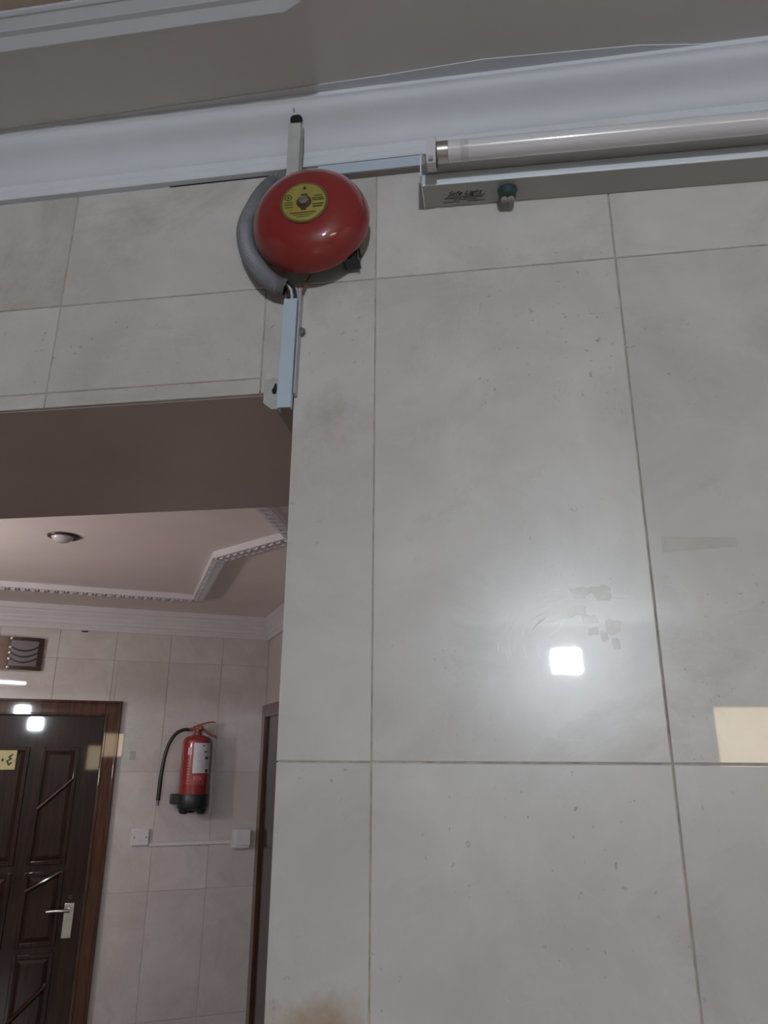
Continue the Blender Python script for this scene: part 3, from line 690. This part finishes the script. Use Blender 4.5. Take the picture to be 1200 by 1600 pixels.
# ------------------------------------------------------------------ fire extinguisher
ex_ = froom('fire_extinguisher', -.428, 1.478, .098); ex_.scale = (1, 1, .968)
tag(ex_, 'red fire extinguisher with white label and black hose hung on the corridor wall', 'fire extinguisher')
cyl = MB().lathe([(.070,.060),(.0835,.075),(.0845,.085),(.0845,.408),(.0830,.422),(.0775,.434),(.066,.444),(.046,.451),(.030,.456)], 48, (0,0,0), 'Z').build('cylinder', EXT, ex_)
bsd = MB().lathe([(.060,.022),(.082,.028),(.0880,.040),(.0885,.108),(.0865,.112)], 48, (0,0,0), 'Z'); bsd.build('base_boot', BLACK, ex_)
for a in (210, 330, 90):
    x, y = .055*math.cos(math.radians(a)), .055*math.sin(math.radians(a))
    MB().lathe([(.018,.0),(.028,.010),(.032,.026)], 16, (x,y,0), 'Z').build('foot', BLACK, ex_)
MB().box((-.128,-.035,.056),(-.072,.035,.112), .006).build('nozzle_clip', BLACK, ex_)
MB().lathe([(.024,.452),(.024,.470),(.019,.474),(.019,.492),(.023,.494),(.023,.506)], 20, (0,0,0), 'Z').build('neck', EXTD, ex_)
vb = MB(); vb.box((-.030,-.016,.484),(.032,.016,.510), .004); vb.tube([(-.030,0,.490),(-.052,0,.487)], .011, 14); vb.build('valve_body', EXTD, ex_)
lh = MB(); lh.prism([(-.022,.508),(.000,.519),(.045,.534),(.082,.540),(.103,.537),(.103,.530),(.080,.531),(.045,.524),(.005,.508)], 'Y', -.011, .011); lh.build('squeeze_lever', EXTD, ex_)
ch = MB(); ch.prism([(.010,.508),(.030,.500),(.070,.472),(.112,.452),(.116,.440),(.100,.444),(.060,.462),(.025,.486)], 'Y', -.011, .011); ch.build('carry_handle', EXTD, ex_)
MB().lathe([(.0125,0),(.0125,.008),(.010,.010),(0,.010)], 16, (.012,-.016,.497), 'Y-', cap=False).build('pressure_gauge', BRASS, ex_)
hs = smoothpath([(-.048,0,.487),(-.085,-.004,.486),(-.128,-.010,.462),(-.160,-.016,.410),(-.180,-.018,.340),(-.190,-.016,.250),(-.194,-.012,.160),(-.196,-.010,.078)], 60)
MB().tube(hs, [.0105+.0022*max(0,(i-30)/30) for i in range(60)], 14).build('hose', BLACK, ex_)
MB().tube([(-.196,-.010,.080),(-.196,-.010,.066),(-.192,-.010,.046)], [.0085,.0075,.0055], 12).build('nozzle', STEEL, ex_)
def wrap(a0, a1, z0, z1, r, name, mat, par, n=14, th=.0006):
    m = MB(); vs_ = []; fs = []
    for i in range(n+1):
        a = math.radians(a0+(a1-a0)*i/n); c, s_ = math.cos(a), math.sin(a)
        vs_ += [(r*c,r*s_,z0),(r*c,r*s_,z1),((r-th)*c,(r-th)*s_,z1),((r-th)*c,(r-th)*s_,z0)]
    for i in range(n):
        a = i*4
        for q in range(4): fs.append((a+q, a+(q+1)%4, a+4+(q+1)%4, a+4+q))
    return m.add(vs_, fs, True).build(name, mat, par)
lb = wrap(-106, -24, .232, .408, .0852, 'paper_label', LABW, cyl)
for i, (a0, a1, z0, z1) in enumerate([(-70,-64,.388,.397),(-62,-44,.352,.360),(-56,-38,.312,.328),(-52,-36,.236,.254),(-90,-66,.330,.333),(-90,-66,.300,.303),(-92,-68,.345,.348)]):
    wrap(a0, a1, z0, z1, .0855, 'label_print', plain('violet_print', (.10,.07,.14,1), .6) if i < 4 else plain('grey_print', (.42,.40,.46,1), .6), lb, 5)
wrap(-130, -113, .338, .382, .0850, 'label_patch', plain('pinkish_print', (.55,.40,.43,1), .5), cyl, 5)
wrap(-112, -50, .165, .226, .0848, 'printed_panel', plain('dark_pink_print', (.33,.055,.06,1), .5, var=.35, scale=90), cyl, 8)
PINKL = plain('pale_red_print', (.48,.16,.15,1), .5)
rn = random.Random(3)
for k in range(9): wrap(-127, -117+rn.uniform(-2,1), .170+k*.0165, .180+k*.0165, .0849, 'print_line', PINKL, cyl, 3)
for k in range(4): wrap(-98+k*9, -92+k*9, .192, .214, .0852, 'print_line', PINKL, cyl, 3)
MB().box((-.02,.070,.40),(.02,.0975,.43)).build('wall_hook', STEEL, ex_)

# ------------------------------------------------------------------ switch plate, trunking, junction box
sp = froom('blank_plate', -.6975, 1.349)
tag(sp, 'small white square wall plate at the left end of the thin trunking', 'wall plate')
MB().box((-.0500,-.0160,-.0460),(.0500,-.0002,.0460), .004).build('back_box', SWITCH, sp)
pl = MB().box((-.0470,-.0225,-.0430),(.0470,-.0160,.0430), .003).build('face_plate', SWITCH, sp)
for x in (-.033, .033): MB().lathe([(.0045,0),(.0045,.001),(0,.0012)], 12, (x,-.0225,.000), 'Y-', cap=False).build('plate_screw', plain('dull_screw', (.16,.16,.17,1), .4, metal=.6), pl)
MB().box((-.012,-.0232,-.0165),(.012,-.0225,-.0145)).build('cord_slot', PVC_D, pl)
tr = tag(froom('cable_trunking', -.4065, 1.3075), 'thin white trunking under the fire extinguisher between two wall boxes', 'trunking')
MB().box((-.2400,-.0100,-.010),(.2400,-.0002,.010)).build('base_channel', PVC_D, tr)
MB().box((-.2400,-.0120,-.0085),(.2400,-.0100,.0085), .0008).build('snap_cover', SWITCH, tr)
jb = tag(froom('junction_box', -.1120, 1.3255), 'white junction box with overhanging lid at the right end of the thin trunking', 'junction box')
MB().box((-.0540,-.0320,-.0535),(.0480,-.0002,.0480), .003).build('box_body', SWITCH, jb)
MB().box((-.0330,-.0420,-.0370),(.0520,-.0320,.0520), .003).build('lid', SWITCH, jb)

# ------------------------------------------------------------------ stickers beside the door
s1 = tag(MB().box((-.052,-.0009,-.064),(.052,-.0001,.064)).build('notice_sticker', PAPER, None, FR(-.789,0,1.932)[:], (0,0,YF)),
         'pale translucent square sticker on the wall right of the dark door frame', 'sticker')
s2 = tag(empty('notice_sticker', FR(-.800,0,1.808)[:], (0,0,YF)), 'pale sticker with grey stamp below the plain square one by the door', 'sticker')
MB().prism([(-.038,-.060),(.045,-.058),(.043,.050),(-.036,.052)], 'Y', -.0006, -.0001).build('film', PAPER, s2)
gs = MB()
for k in range(5): gs.stroke([(-.002, .012-.010*k), (.028, .012-.010*k)], .005, (0,-.0008,0), (1,0,0), (0,0,1), (0,-1,0), .0002)
gs.build('grey_stamp', plain('grey_stamp_ink', (.26,.25,.24,1), .6), s2)
